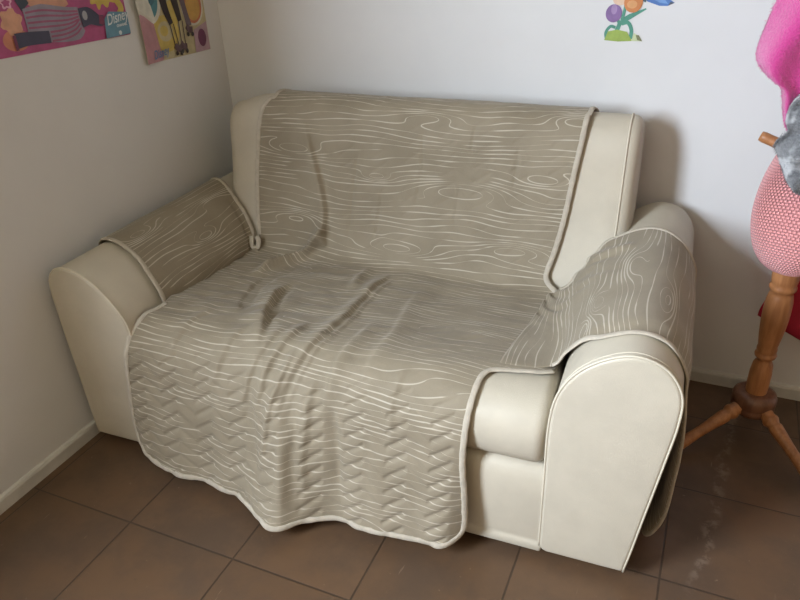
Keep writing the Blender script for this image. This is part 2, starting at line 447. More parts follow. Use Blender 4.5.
def center_pos(x, s):
    x = np.asarray(x, float); s = np.asarray(s, float)
    y = np.interp(s, CS, CP[:, 0]); z = np.interp(s, CS, CP[:, 1])
    ny = np.interp(s, CS, CN[:, 0]); nz = np.interp(s, CS, CN[:, 1])
    z = z-.03*np.clip((.30-x)/.12, 0, 1)**2*np.clip((z-.6)/.3, 0, 1)
    d = np.zeros(x.shape)
    # deep crease down the left of the backrest
    d += ridge(x, s, [(.43, .40), (.455, .50), (.48, .58), (.51, .70), (.522, .83)], .020, .050, .006, .8, (.35, .05))
    d += ridge(x, s, [(.505, .40), (.515, .50), (.532, .58), (.562, .70), (.575, .80)], .004, .02, .025, 1, (.3, .1))
    # twisted roll over the seat, left
    d += ridge(x, s, [(.530, .755), (.48, .83), (.425, .905), (.385, .97), (.365, 1.04)], .030, .017, .011, 1, (.10, .25))*(1+.12*np.sin((x-s)*330))
    d += ridge(x, s, [(.545, .80), (.500, .87), (.455, .94), (.425, 1.02), (.42, 1.10)], -.010, .012, .018, 1, (.15, .3))
    d += ridge(x, s, [(.43, 1.00), (.425, 1.10), (.455, 1.20), (.50, 1.30)], -.012, .010, .020, 1, (.2, .3))
    d += ridge(x, s, [(.505, 1.03), (.505, 1.12), (.54, 1.24), (.60, 1.36), (.63, 1.46)], .013, .030, .010, 1, (.3, .3))
    d += ridge(x, s, [(.52, 1.04), (.535, 1.14), (.585, 1.28), (.62, 1.38)], -.010, .012, .010, 1, (.2, .3))
    # long sharp fold from the seat back to the front drop
    d += ridge(x, s, [(.775, .87), (.76, .97), (.762, 1.09), (.772, 1.25), (.765, 1.34), (.745, 1.42), (.715, 1.50), (.69, 1.60)], .0125, .026, .010, 1, (.15, .25))
    d += ridge(x, s, [(.800, .88), (.784, .98), (.784, 1.09), (.794, 1.25), (.787, 1.34), (.765, 1.43), (.735, 1.52), (.715, 1.62)], .004, .006, .006, 1, (.15, .25))
    d += ridge(x, s, [(.70, .86), (.69, .95), (.71, 1.05)], .010, .014, .02, 1, (.3, .3))
    d += ridge(x, s, [(.90, .90), (.90, 1.05), (.93, 1.25), (.925, 1.42), (.90, 1.55)], .005, .010, .03, 1, (.3, .3))
    d += ridge(x, s, [(.86, 1.20), (.855, 1.33), (.84, 1.45), (.82, 1.58)], .008, .010, .025, 1, (.3, .3))
    # gathers fanning out at the seat front
    for (poly, h, a, b) in (([(.70, 1.26), (.69, 1.36), (.66, 1.47), (.635, 1.60)], .011, .010, .018),
                            ([(.655, 1.30), (.64, 1.40), (.61, 1.50), (.585, 1.62)], .008, .010, .016),
                            ([(.735, 1.36), (.715, 1.45), (.685, 1.55), (.665, 1.72)], .010, .008, .014),
                            ([(.80, 1.42), (.785, 1.52), (.775, 1.66), (.79, 1.80)], .010, .012, .022),
                            ([(.56, 1.33), (.53, 1.43), (.50, 1.56)], .006, .010, .02),
                            ([(.42, 1.28), (.385, 1.38), (.36, 1.50)], .005, .008, .02),
                            ([(1.02, 1.36), (1.00, 1.48), (1.01, 1.62)], .004, .010, .02),
                            ([(.845, 1.50), (.86, 1.62), (.87, 1.78)], -.009, .014, .02),
                            ([(.745, 1.55), (.735, 1.66), (.745, 1.80)], .010, .016, .02),
                            ([(.60, 1.50), (.63, 1.62), (.66, 1.78)], -.007, .016, .022)):
        d += ridge(x, s, poly, h, b, a*.9, 1, (.3, .3))
    d += ridge(x, s, [(.69, 1.44), (.715, 1.60), (.745, 1.86)], .016, .050, .022, 1, (.35, .01))
    d += ridge(x, s, [(.92, 1.50), (.915, 1.66), (.93, 1.86)], .006, .04, .02, 1, (.35, .01))
    # light creases on the backrest
    for (poly, h) in (([(.62, .50), (.60, .66), (.60, .80)], -.0025), ([(.83, .42), (.83, .55), (.81, .68)], -.0025),
                      ([(.99, .40), (.98, .50)], -.0025), ([(.95, .58), (.94, .72)], -.002), ([(1.12, .45), (1.11, .60)], -.002), ([(.70, .62), (.69, .80)], -.003)):
        d += ridge(x, s, poly, h, .005, .008, 1, (.2, .2))
    # small wrinkles on the seat, strongest at left
    sw = sstep(.84, .90, s)*(1-sstep(1.45, 1.6, s))
    d += sw*(.006*vnoise(x*10+s*5, s*26, 3)+.004*vnoise(x*24, s*50+x*12, 4))*(1.3-.8*sstep(.5, 1.1, x))
    d += .0035*vnoise(x*6, s*5, 5)+.0015*vnoise(x*22, s*14, 6)
    d += ridge(x, s, [(.25, .86), (.60, .85), (1.2, .87)], -.004, .02, .02, 1, (.1, .1))
    # quilting
    qf = .0055*sstep(1.40, 1.52, s)+.0008*(1-sstep(.82, .9, s))+.0008
    d += qf*(quilt(x, s)-.6)
    d = np.maximum(d, -.0055-.004*sstep(1.5, 1.6, s))
    # free-hanging billow of the front drop
    hg = np.clip((s-1.46)/.38, 0, 1)
    F = np.interp(x, _hx, _hf)
    fold = .010*np.sin((x-.2)*42+vnoise(x*3, s*3, 9)*2)*hg*.5
    y = y+ny*d-hg**1.35*F-np.maximum(fold, -.002)
    z = z+nz*d
    z = np.maximum(z, .006)
    return np.stack([x, y, z], -1)
XL = [(0, .335), (.33, .318), (.354, .308), (.374, .295), (.413, .28), (.503, .264), (.635, .253), (.75, .262), (.815, .276), (.84, .272), (.87, .250), (.95, .245), (1.20, .243), (1.30, .252), (1.32, .262), (1.345, .258), (1.369, .250), (1.422, .236), (1.48, .224), (1.589, .216), (1.692, .209), (1.75, .209), (1.785, .222), (1.81, .25), (1.824, .285), (1.832, .33)]
XR = [(0, 1.31), (.324, 1.302), (.346, 1.297), (.427, 1.292), (.525, 1.28), (.64, 1.268), (.742, 1.253), (.80, 1.240), (.825, 1.238), (.845, 1.251), (.864, 1.275), (.88, 1.31), (.90, 1.345), (.93, 1.352), (1.29, 1.352), (1.308, 1.348), (1.320, 1.325), (1.330, 1.275), (1.340, 1.225), (1.352, 1.203), (1.38, 1.192), (1.414, 1.19), (1.498, 1.184), (1.595, 1.181), (1.683, 1.188), (1.78, 1.192), (1.808, 1.186), (1.822, 1.172), (1.832, 1.14)]
XL = np.array(XL); XR = np.array(XR)
def panel(name, rowlo, rowhi, pos, srows, ncol, uvof, flip=False):
    n = len(srows); a = np.linspace(0, 1, ncol)
    lo = np.interp(srows, rowlo[:, 0], rowlo[:, 1]); hi = np.interp(srows, rowhi[:, 0], rowhi[:, 1])
    X = lo[:, None]+(hi-lo)[:, None]*a[None]; S = np.repeat(np.asarray(srows)[:, None], ncol, 1)
    P = pos(X, S)
    idx = np.arange(n*ncol).reshape(n, ncol)
    F = np.stack([idx[:-1, :-1], idx[:-1, 1:], idx[1:, 1:], idx[1:, :-1]], -1).reshape(-1, 4)
    if flip: F = F[:, ::-1]
    o = link(name, P.reshape(-1, 3), F, M_throw, thr, uv=uvof(X, S).reshape(-1, 2))
    md = o.modifiers.new('thickness', 'SOLIDIFY'); md.thickness = .004; md.offset = -1
    return o, P
srows = np.unique(np.r_[np.arange(.0, 1.832, .0048), 1.832])
o, P = panel('center_panel', XL, XR, center_pos, srows, 250, lambda X, S: np.stack([X, S], -1), flip=True)
def face_out(o, ref):
    me = o.data; p = me.polygons[len(me.polygons)//2]
    return p.normal.dot(Vector(ref))
if face_out(o, (0, -.5, 1)) < 0: o.data.flip_normals()

def binding(pts, pos, width=.0078, thick=.0032, closed=False, m=None, dens=.006, eps=.003, name='binding'):
    Q = cr(pts, 14); Q = resample(Q, max(12, int(arclen(Q)[-1]/dens)))
    x, s = Q[:, 0], Q[:, 1]
    P0 = pos(x, s); Pa = pos(x+eps, s); Pb = pos(x, s+eps)
    Nn = np.cross(Pa-P0, Pb-P0); Nn /= np.linalg.norm(Nn, axis=1)[:, None]+1e-12
    # smooth normals and points a little
    for _ in range(3):
        Nn[1:-1] = (Nn[:-2]+Nn[1:-1]*2+Nn[2:])/4; P0[1:-1] = (P0[:-2]+P0[1:-1]*2+P0[2:])/4
    # keep consistent sign
    for i in range(1, len(Nn)):
        if Nn[i]@Nn[i-1] < 0: Nn[i] = -Nn[i]
    wob = 1+.05*np.sin(np.arange(len(P0))*.9)
    return sweep(name, P0, width*wob, thick, M_bind, thr, normals=Nn, nseg=10)
bl = [(x, s) for s, x in XL]
br_ = [(x, s) for s, x in XR]
binding([p for p in bl if p[1] <= .82], center_pos)
# front left edge, hem, front right edge in one run
front = [(.264, 1.318), (.258, 1.345), (.250, 1.369), (.236, 1.422), (.224, 1.48), (.216, 1.589), (.209, 1.692), (.209, 1.75), (.222, 1.785), (.25, 1.81), (.285, 1.824), (.34, 1.832), (.45, 1.832), (.57, 1.832), (.66, 1.832), (.72, 1.832), (.78, 1.832), (.84, 1.832), (.90, 1.832), (.98, 1.832), (1.08, 1.832), (1.14, 1.832), (1.172, 1.822), (1.186, 1.808), (1.192, 1.78), (1.188, 1.683), (1.181, 1.595), (1.184, 1.498), (1.19, 1.414), (1.192, 1.38), (1.203, 1.352), (1.225, 1.340), (1.275, 1.330), (1.325, 1.320), (1.348, 1.306)]
binding(front, center_pos)
binding([p for p in br_ if p[1] <= .865], center_pos)

# right arm panel : (y, q) with q the index along a section of the arm
AF = [(1.222, .471), (1.300, .471), (1.350, .481), (1.374, .530), (1.425, .597), (1.511, .640), (1.584, .626), (1.628, .562), (1.636, .50), (1.639, .42), (1.638, .30), (1.634, .15), (1.602, .035)]
AB = [(1.250, .436), (1.275, .441), (1.302, .462), (1.345, .515), (1.400, .580), (1.511, .640), (1.584, .626), (1.628, .562), (1.636, .50), (1.639, .42), (1.642, .32), (1.640, .22), (1.632, .14)]
PF = cr(AF, 16); PB = cr(AB, 16); SF = arclen(PF); QN = np.linspace(0, 1, len(PF))
NF = nrm2(PF, False)
if NF[64, 1] < 0: NF = -NF
TOT = SF[-1]; OFF = SF[48]-.083
def armR_pos(y, t):
    y = np.asarray(y, float); t = np.asarray(t, float)
    q = np.interp(t, SF, QN)
    w_ = sstep(.12, .55, y)
    x = np.interp(q, QN, PF[:, 0])*(1-w_)+np.interp(q, QN, PB[:, 0])*w_
    z = np.interp(q, QN, PF[:, 1])*(1-w_)+np.interp(q, QN, PB[:, 1])*w_
    zc = np.interp(-y, -CP[70:190, 0], CP[70:190, 1])+.0035
    z0_ = PF[0, 1]*(1-w_)+PB[0, 1]*w_
    z = z+(zc-z0_)*(1-sstep(.0, .11, t))
    nx = np.interp(q, QN, NF[:, 0]); nz = np.interp(q, QN, NF[:, 1])
    t = t-OFF
    d = .003*vnoise(y*7, t*9+5, 12)*sstep(-.1, -.04, t)+.0012*vnoise(y*22, t*24, 13)
    # gathered creases where the cloth climbs from the seat at the rear
    cw = (1-sstep(.10, .24, t))*sstep(.32, .50, y)
    d = d+cw*(.0035*np.sin((y*1.0+t*.9)*80)+.0015*np.sin((y+t*.5)*150))
    d = d-.004*np.exp(-((t-.04)/.03)**2)*sstep(.1, .3, y)
    d = d+ridge(y, t, [(.60, .08), (.56, .16), (.54, .24)], .010, .014, .02, 1, (.2, .2))
    d = d-.0065*(1-sstep(.10, .15, y))*(1-sstep(.45, .55, t))
    fl = sstep(.50, .62, t)
    d = d+fl*(.008*np.sin(y*17+1)+.004*np.sin(y*41))
    return np.stack([x+nx*d, y, z+nz*d], -1)
YF = np.array([(-OFF, .128), (-.02, .135), (.02, .150), (.05, .150), (.085, .140), (.15, .120), (.20, .098), (.30, .092), (.36, .090), (.42, .092), (.47, .098), (.52, .095), (.60, .085), (.70, .085), (.80, .088), (TOT-.05, .10), (TOT-.015, .125), (TOT, .17)])
YR = np.array([(-OFF, .548), (-OFF+.03, .560), (0, .575), (.03, .590), (.06, .612), (.10, .640), (.16, .655), (.23, .650), (.30, .620), (.37, .597), (.43, .594), (.50, .610), (.6, .62), (.8, .61), (TOT-.04, .60), (TOT, .56)])
YF[:-3, 0] += OFF; YR[:-2, 0] += OFF
tr = np.linspace(0, TOT, 170)
o, P = panel('arm_panel', YF, YR, armR_pos, tr, 110, lambda X, S: np.stack([X+3, S], -1))
if face_out(o, (.3, 0, 1)) < 0: o.data.flip_normals()
binding([(y, t) for t, y in YF[2:]]+[(.25, TOT), (.38, TOT), (.50, TOT)]+[(y, t) for t, y in YR[:1:-1]], armR_pos)

# left arm panel
LF_ = [(.243, .425), (.243, .45), (.225, .497), (.160, .574), (.085, .612), (.028, .609), (-.010, .578), (-.020, .535)]
PL = cr(LF_, 16); SL = arclen(PL); NL = nrm2(PL, False)
if NL[64, 1] < 0: NL = -NL
TL = SL[-1]
def armL_pos(y, t):
    y = np.asarray(y, float); t = np.asarray(t, float)
    x = np.interp(t, SL, PL[:, 0]); z = np.interp(t, SL, PL[:, 1]); nx = np.interp(t, SL, NL[:, 0]); nz = np.interp(t, SL, NL[:, 1])
    d = .003*vnoise(y*6, t*9, 22)+.0012*vnoise(y*20, t*24, 23)
    d = d+ridge(y, t, [(.56, .00), (.60, .10), (.62, .20)], -.006, .010, .02, 1, (.1, .3))
    d = d*sstep(TL, TL-.1, t)+.001
    return np.stack([x+nx*d+.026*np.clip(y, 0, 1), y, z+nz*d], -1)
o0 = .03
LYF = np.array([(0, .138), (.03, .140), (.07, .146), (.12, .153), (.18, .165), (.24, .172), (.30, .178), (.34, .195), (TL, .22)])
LYR = np.array([(0, .600), (.03, .605), (.07, .615), (.12, .632), (.18, .645), (.25, .682), (.31, .712), (.36, .735), (TL, .745)])
o, P = panel('arm_panel', LYF, LYR, armL_pos, np.linspace(0, TL, 90), 110, lambda X, S: np.stack([X+2, S], -1))
if face_out(o, (.3, 0, 1)) < 0: o.data.flip_normals()
binding([(y, t) for t, y in LYF], armL_pos)
binding([(y, t) for t, y in LYR], armL_pos, .0075)
# folded loop of binding where the two left edges meet
c0 = center_pos(np.array([.279]), np.array([.835]))[0]
lp = cr([c0+np.array(v) for v in ((-.020, -.010, .020), (-.016, -.022, -.004), (-.004, -.028, -.014), (.010, -.026, -.008), (.012, -.022, .012), (.004, -.018, .024))], 8)
sweep('binding', lp, .009, .0035, M_bind, thr, normals=np.tile([0, -1, .3], (len(lp), 1)), nseg=10)
tb = cr([c0+np.array(v) for v in ((-.002, -.024, -.006), (.001, -.030, -.020), (.004, -.036, -.034))], 8)
sweep('folded_corner', tb, .013, .004, M_throw, thr, normals=np.tile([0, -1, .4], (len(tb), 1)), nseg=10)

# ------------------------------------------------------------------ coat rack
def wood(name, c1, c2):
    m = bpy.data.materials.new(name); m.use_nodes = True; n = N(m.node_tree); b = m.node_tree.nodes['Principled BSDF']
    P = n.new('ShaderNodeTexCoord').outputs['Object']
    f = n.noise(n.vmath('MULTIPLY', P, (60, 60, 5)), 1., 4, .6); f2 = n.noise(P, 8, 3)
    c = n.mix(n.ramp(f, .35, .65), C4(c1), C4(c2)); c = n.mix(n.ramp(f2, .4, .7, 0, .35), c, C4(tuple(v*.6 for v in c1)))
    n.put(b.inputs['Base Color'], c); b.inputs['Roughness'].default_value = .38
    return m
M_wood = wood('varnished_pine', (.33, .135, .05), (.47, .21, .085))
M_hub = wood('dark_brown_hub_wood', (.13, .055, .03), (.19, .085, .045))
RXY = (1.868, -.253)
rack = empty('coat_rack', (RXY[0], RXY[1], 0))
tag(rack, 'turned wooden coat rack with round dark hub and splayed legs', 'coat rack')
pp = [(.022, .10), (.0285, .17), (.0295, .20), (.0290, .235), (.0260, .262), (.0200, .276), (.0195, .282), (.0270, .288), (.0285, .294), (.0270, .300), (.0240, .303), (.0260, .308), (.0265, .315), (.0245, .322),
      (.0260, .330), (.0300, .36), (.0335, .40), (.0345, .43), (.0335, .465), (.0300, .485), (.0270, .492), (.0300, .497), (.0335, .503), (.0335, .510), (.0300, .516), (.0320, .522), (.0335, .535), (.0325, .60), (.0300, .66), (.028, .70), (.031, .71), (.031, .72), (.027, .73),
      (.030, .80), (.028, 1.2), (.026, 1.6), (.030, 1.62), (.030, 1.64), (.020, 1.66), (.030, 1.70), (.018, 1.73), (.004, 1.74)]
lathe('pole', pp, M_wood, rack, 40)
lathe('hub', [(.040, .098), (.052, .102), (.057, .110), (.059, .122), (.056, .128), (.059, .134), (.060, .150), (.056, .162), (.044, .168), (.030, .170)], M_hub, rack, 40)
for ang in (221, 312, 85):
    a = math.radians(ang); L = .275 if ang != 85 else .235
    p0 = np.array([math.cos(a)*.045, math.sin(a)*.045, .125]); p1 = np.array([math.cos(a)*L, math.sin(a)*L, .018])
    t = np.linspace(0, 1, 40)
    rr = .0185-.0035*t+.0018*np.sin(t*9)+np.where((t > .10) & (t < .15), .003, 0)+np.where((t > .17) & (t < .2), -.003, 0)
    sweep('leg', p0+(p1-p0)*t[:, None], rr, None, M_wood, rack, nseg=16)
for (z, ang, le) in ((.855, 168, .125), (.855, 348, .11), (1.05, 78, .11), (1.05, 258, .10), (1.45, 170, .13), (1.45, 290, .12), (1.45, 50, .12)):
    a = math.radians(ang); t = np.linspace(0, 1, 14)
    d = np.array([math.cos(a)*.94, math.sin(a)*.94, .30])
    p0 = np.array([math.cos(a)*.015, math.sin(a)*.015, z])
    rr = .0140+.001*np.sin(t*6); rr[-1] = .0115
    sweep('peg', p0+d*le*t[:, None], rr, None, M_wood, rack, nseg=16)

# ------------------------------------------------------------------ things on the coat rack
def knit():
    m = bpy.data.materials.new('pink_crochet_yarn'); m.use_nodes = True; n = N(m.node_tree); b = m.node_tree.nodes['Principled BSDF']
    uv = n.new('ShaderNodeUVMap'); uv.uv_map = 'UVMap'
    P = uv.outputs[0]
    u, v, _ = n.sep(P)
    row = n.math('FLOOR', n.math('DIVIDE', v, .0060))
    uo = n.math('ADD', n.math('DIVIDE', u, .0072), n.math('MULTIPLY', row, .5))
    a = n.math('ABSOLUTE', n.math('SINE', n.math('MULTIPLY', uo, PI)))
    bb = n.math('ABSOLUTE', n.math('SINE', n.math('MULTIPLY', n.math('DIVIDE', v, .0060), PI)))
    h = n.math('MULTIPLY', n.math('POWER', a, .6), n.math('POWER', bb, .6))
    h = n.math('ADD', h, n.math('MULTIPLY', n.noise(P, 300, 3), .35))
    n.put(b.inputs['Base Color'], n.mix(n.ramp(h, .1, .8), C4((.36, .085, .10)), C4((.80, .33, .33))))
    b.inputs['Roughness'].default_value = .9; b.inputs['Sheen Weight'].default_value = .3
    n.put(b.inputs['Normal'], n.bump(h, 1., .004))
    return m
M_knit = knit()
def blob(name, fn, nu, nv, m, uvs=(1, 1), closed_u=True):
    V = []; UV = []; F = []
    for j in range(nv+1):
        for i in range(nu+1):
            V.append(fn(i/nu, j/nv)); UV.append((i/nu*uvs[0], j/nv*uvs[1]))
    for j in range(nv):
        for i in range(nu):
            a = j*(nu+1)+i; F.append((a, a+1, a+nu+2, a+nu+1))
    return link(name, V, F, m, uv=UV)
def hang_outline(outline_l, outline_r, yc, thick, wave):
    """soft hanging item: left & right outline curves (x,z) from top to bottom, given thickness"""
    L = resample(cr(outline_l, 10), 90); R = resample(cr(outline_r, 10), 90)
    def fn(u, v):
        k = v*89; i = int(min(k, 88)); f = k-i
        l = L[i]*(1-f)+L[i+1]*f; r = R[i]*(1-f)+R[i+1]*f
        a = u*2*PI; c = (l+r)/2; hw = (r-l)/2
        p = c-hw*math.cos(a)
        sh = abs(math.sin(a))**.8*(1 if math.sin(a) > 0 else -1)
        ends = min(1, (v/.08))**.5*min(1, ((1-v)/.10))**.5
        y = yc-sh*thick*ends-wave(u, v)*ends
        return (p[0], y, p[1])
    return fn
# crocheted bag
cx, cz = 1.865, .70
bagfn = hang_outline([(1.835, .945), (1.800, .925), (1.771, .88), (1.752, .81), (1.748, .73), (1.765, .655), (1.80, .607), (1.855, .592)],
                     [(1.875, .945), (1.925, .925), (1.955, .88), (1.975, .81), (1.975, .73), (1.96, .655), (1.91, .607), (1.862, .592)],
                     -.345, .045, lambda u, v: .008*math.sin(u*2*PI*3+v*3)*math.sin(v*PI)+(.010*math.sin(u*2*PI)*math.cos(v*9)))
bag = blob('crocheted_bag', bagfn, 120, 90, M_knit, (.52, .36))
tag(bag, 'pink crocheted bag with a rounded bottom hanging from the coat rack', 'bag')
# bag strap as part
sweep('strap', cr([(1.850, -.345, .93), (1.835, -.320, .955), (1.840, -.290, .965), (1.860, -.290, .955), (1.870, -.335, .935)], 10), .008, .004, M_knit, bag)
bag.children[0].data.uv_layers.new(name='UVMap')

def fluffy(name, c1, c2, sc, white=None):
    m = bpy.data.materials.new(name); m.use_nodes = True; n = N(m.node_tree); b = m.node_tree.nodes['Principled BSDF']
    P = n.new('ShaderNodeTexCoord').outputs['Object']
    h = n.noise(P, sc, 5, .7)
    c = n.mix(n.ramp(h, .3, .7), C4(c1), C4(c2))
    if white:
        c = n.mix(n.ramp(n.noise(P, 14, 3), .54, .62), c, C4(white))
    n.put(b.inputs['Base Color'], c); b.inputs['Roughness'].default_value = .95; b.inputs['Sheen Weight'].default_value = .5
    n.put(b.inputs['Normal'], n.bump(h, 1., .006))
    return m
M_robe = fluffy('magenta_fleece', (.55, .02, .22), (.74, .045, .33), 260)
M_grey = fluffy('grey_plush_fur', (.09, .095, .105), (.20, .205, .22), 190, (.50, .51, .53))
M_red = mat('crimson_fabric', (.42, .012, .045), .8, .15, 15, .3, 500)
def robewave(u, v):
    return .018*math.sin(u*2*PI*5+v*7)*math.sin(v*PI)**.5+.008*math.sin(u*41+v*13)
robe = blob('fleece_robe', hang_outline([(1.80, 1.60), (1.745, 1.45), (1.712, 1.25), (1.697, 1.175), (1.687, 1.122), (1.690, 1.091), (1.712, 1.064), (1.747, 1.040), (1.760, 1.00), (1.774, .955), (1.80, .935)],
                                        [(1.92, 1.60), (1.99, 1.45), (2.02, 1.25), (2.03, 1.16), (2.02, 1.11), (2.01, 1.06), (1.98, 1.02), (1.96, .99), (1.93, .96), (1.89, .935), (1.84, .925)],
                                        -.350, .050, robewave), 90, 110, M_robe)
tag(robe, 'bright pink fluffy fleece robe hanging highest on the coat rack', 'robe')
def furwave(u, v): return .008*math.sin(u*2*PI*4+v*7)+.006*math.sin(u*17+v*23)
plush = blob('plush_scarf', hang_outline([(1.800, 1.040), (1.775, 1.02), (1.769, .985), (1.778, .955), (1.763, .938), (1.760, .92), (1.775, .89), (1.792, .855), (1.812, .832), (1.84, .815)],
                                         [(1.86, 1.03), (1.90, 1.01), (1.93, .97), (1.95, .93), (1.955, .90), (1.95, .87), (1.94, .84), (1.92, .81), (1.90, .79), (1.87, .80)],
                                         -.405, .035, furwave), 90, 80, M_grey)
tag(plush, 'grey and white furry plush scarf bunched over the wooden peg', 'scarf')
# short fur: random little blades as real geometry
rnd = random.Random(4)
def fur(obj, name, m, count, length, rad):
    me = obj.data; V = []; F = []
    polys = list(me.polygons)
    for _ in range(count):
        p = rnd.choice(polys); c = p.center; nn = p.normal
        j = Vector((rnd.uniform(-1, 1), rnd.uniform(-1, 1), rnd.uniform(-1.2, .6)))*.55
        d = (nn+j).normalized()*length*rnd.uniform(.6, 1.2); s = d.cross(Vector((rnd.random(), rnd.random(), rnd.random()))).normalized()*rad
        b0 = c+Vector((rnd.uniform(-1, 1), rnd.uniform(-1, 1), rnd.uniform(-1, 1)))*.003
        k = len(V); V += [b0-s, b0+s, b0+d*.6+s*.5, b0+d]; F += [(k, k+1, k+2), (k, k+2, k+3)]
    f = link(name, V, F, m, obj); f['kind'] = 'stuff'
    return f

fur(robe, 'pile', M_robe, 30000, .0055, .0007)
fur(plush, 'pile', M_grey, 16000, .011, .0007)
red = blob('red_cloth_bag', hang_outline([(1.875, .62), (1.868, .55), (1.853, .45), (1.838, .385), (1.836, .358)],
                                         [(2.06, .64), (2.07, .55), (2.08, .45), (2.09, .33), (2.07, .245)],
                                         -.155, .022, lambda u, v: .007*math.sin(u*12+v*3)), 60, 50, M_red)
tag(red, 'crimson cloth bag hanging behind the coat rack pole', 'bag')
sweep('strap', cr([(1.93, -.155, .615), (1.945, -.175, .75), (1.925, -.185, .95), (1.900, -.165, 1.06), (1.935, -.145, .95), (1.965, -.140, .76), (1.975, -.150, .625)], 10), .008, .003, M_red, red)

# ------------------------------------------------------------------ posters and stickers
def flat_mat(name, c, rough=.35, var=.12): return mat(name, c, rough, var, 25)
PM = {}
def pm(name, rgb):
    if name not in PM:
        g = sum(rgb)/3; PM[name] = flat_mat(name, srgb(*[(c*.78+g*.22)*.93 for c in rgb]))
    return PM[name]
def art(name, shapes, place, parent, lift=.0006):
    """printed artwork: flat shapes, each list of 2D points, layered over the paper"""
    V = []; F = []; mi = []; mats = []
    for k, (poly, m) in enumerate(shapes):
        if m not in mats: mats.append(m)
        z = lift*(.6+.22*k); b = len(V)
        c = np.mean(np.array(poly), 0)
        for p in poly: V.append(place(p[0], p[1], z))
        F.append(tuple(range(b, b+len(poly)))); mi.append(mats.index(m))
    return link(name, V, F, None, parent, smooth=False, mats=mats, midx=mi)
def ell(cx, cy, rx, ry, n=28, rot=0, wav=0, wn=8):
    o = []
    for k in range(n):
        a = 2*PI*k/n; r = 1+wav*math.sin(wn*a)
        x, y = rx*r*math.cos(a), ry*r*math.sin(a); o.append((cx+x*math.cos(rot)-y*math.sin(rot), cy+x*math.sin(rot)+y*math.cos(rot)))
    return o
def band(pts, w):
    P = cr(pts, 6); T = np.gradient(P, axis=0); T /= np.linalg.norm(T, axis=1)[:, None]; Nn = np.stack([-T[:, 1], T[:, 0]], 1)
    wv = np.interp(np.linspace(0, 1, len(P)), np.linspace(0, 1, len(w)), w)[:, None]/2 if hasattr(w, '__len__') else w/2
    return [tuple(p) for p in np.vstack([P+Nn*wv, (P-Nn*wv)[::-1]])]
def text_mesh(body, size, m, place, parent, shear=.2, name='printed_word'):
    cu = bpy.data.curves.new(name, 'FONT'); cu.body = body; cu.size = size; cu.shear = shear; cu.offset = .0005
    t = bpy.data.objects.new(name+'_tmp', cu); COL.objects.link(t)
    bpy.context.view_layer.update()
    me0 = bpy.data.meshes.new_from_object(t.evaluated_get(bpy.context.evaluated_depsgraph_get()))
    V = [place(v.co.x, v.co.y) for v in me0.vertices]; F = [tuple(p.vertices) for p in me0.polygons]
    bpy.data.objects.remove(t)
    return link(name, V, F, m, parent, smooth=False)
def poster(name, y0, z0, W, H, skew, m_paper, label, curl=0.):
    """on the left wall; local (u to +y, v up)"""
    root = empty(name, (0, y0, z0)); tag(root, label, 'poster', )
    def place(u, v, lift=0.):
        cu = curl*max(0, 1-u/.06)**2
        return (.0012+lift+cu, u, v+skew*u)
    nu, nv = 24, 6; V = []; F = []
    for back in (0, 1):
        for j in range(nv+1):
            for i in range(nu+1):
                x, y, z = place(W*i/nu, H*j/nv); V.append((x-.0008*back, y, z))
    n1 = (nu+1)*(nv+1)
    for b in (0, 1):
        for j in range(nv):
            for i in range(nu):
                a = b*n1+j*(nu+1)+i; f = (a, a+1, a+nu+2, a+nu+1); F.append(f if b == 0 else f[::-1])
    rim = [i for i in range(nu+1)]+[j*(nu+1)+nu for j in range(1, nv+1)]+[nv*(nu+1)+i for i in range(nu-1, -1, -1)]+[j*(nu+1) for j in range(nv-1, 0, -1)]
    for k in range(len(rim)):
        a, b = rim[k], rim[(k+1) % len(rim)]; F.append((b, a, a+n1, b+n1))
    link('paper', V, F, m_paper, root, smooth=False)
    return root, place
# poster A (wide, magenta)
A_root, pa = poster('poster', -1.00, 1.127, .562, .40, -.025, pm('magenta_print', (196, 62, 128)), 'magenta poster with striped trousers and a blue corner on the left wall')
# u = y+1.00 ; visible u from .11 to .56
sh = []
sh.append((ell(.13, .042, .045, .026), pm('orange_print', (226, 130, 90))))
sh.append((ell(.13, .085, .035, .03, wav=.15, wn=6), pm('peach_print', (232, 160, 120))))
sh.append((ell(.485, .135, .062, .050, 60, 0, .12, 12), pm('yellow_print', (225, 190, 60))))
sh.append((ell(.485, .140, .035, .028, 40, 0, .1, 8), pm('pale_orange_print', (235, 160, 70))))
sh.append((band([(.530, .10), (.545, .075), (.535, .060)], .02), pm('yellow_print', (225, 190, 60))))
sh.append((ell(.128, .128, .018, .013, 30, 0, .2, 5), pm('light_pink_print', (240, 170, 200))))
sh.append((ell(.128, .128, .012, .008, 30, 0, .2, 5), pm('magenta_print', (196, 62, 128))))
# bare midriff, arm
sh.append((band([(.19, .155), (.235, .125), (.29, .118), (.33, .135)], [.05, .045, .05, .06]), pm('skin_print', (222, 150, 115))))
sh.append((band([(.165, .118), (.195, .135)], .030), pm('dark_teal_print', (50, 60, 75))))
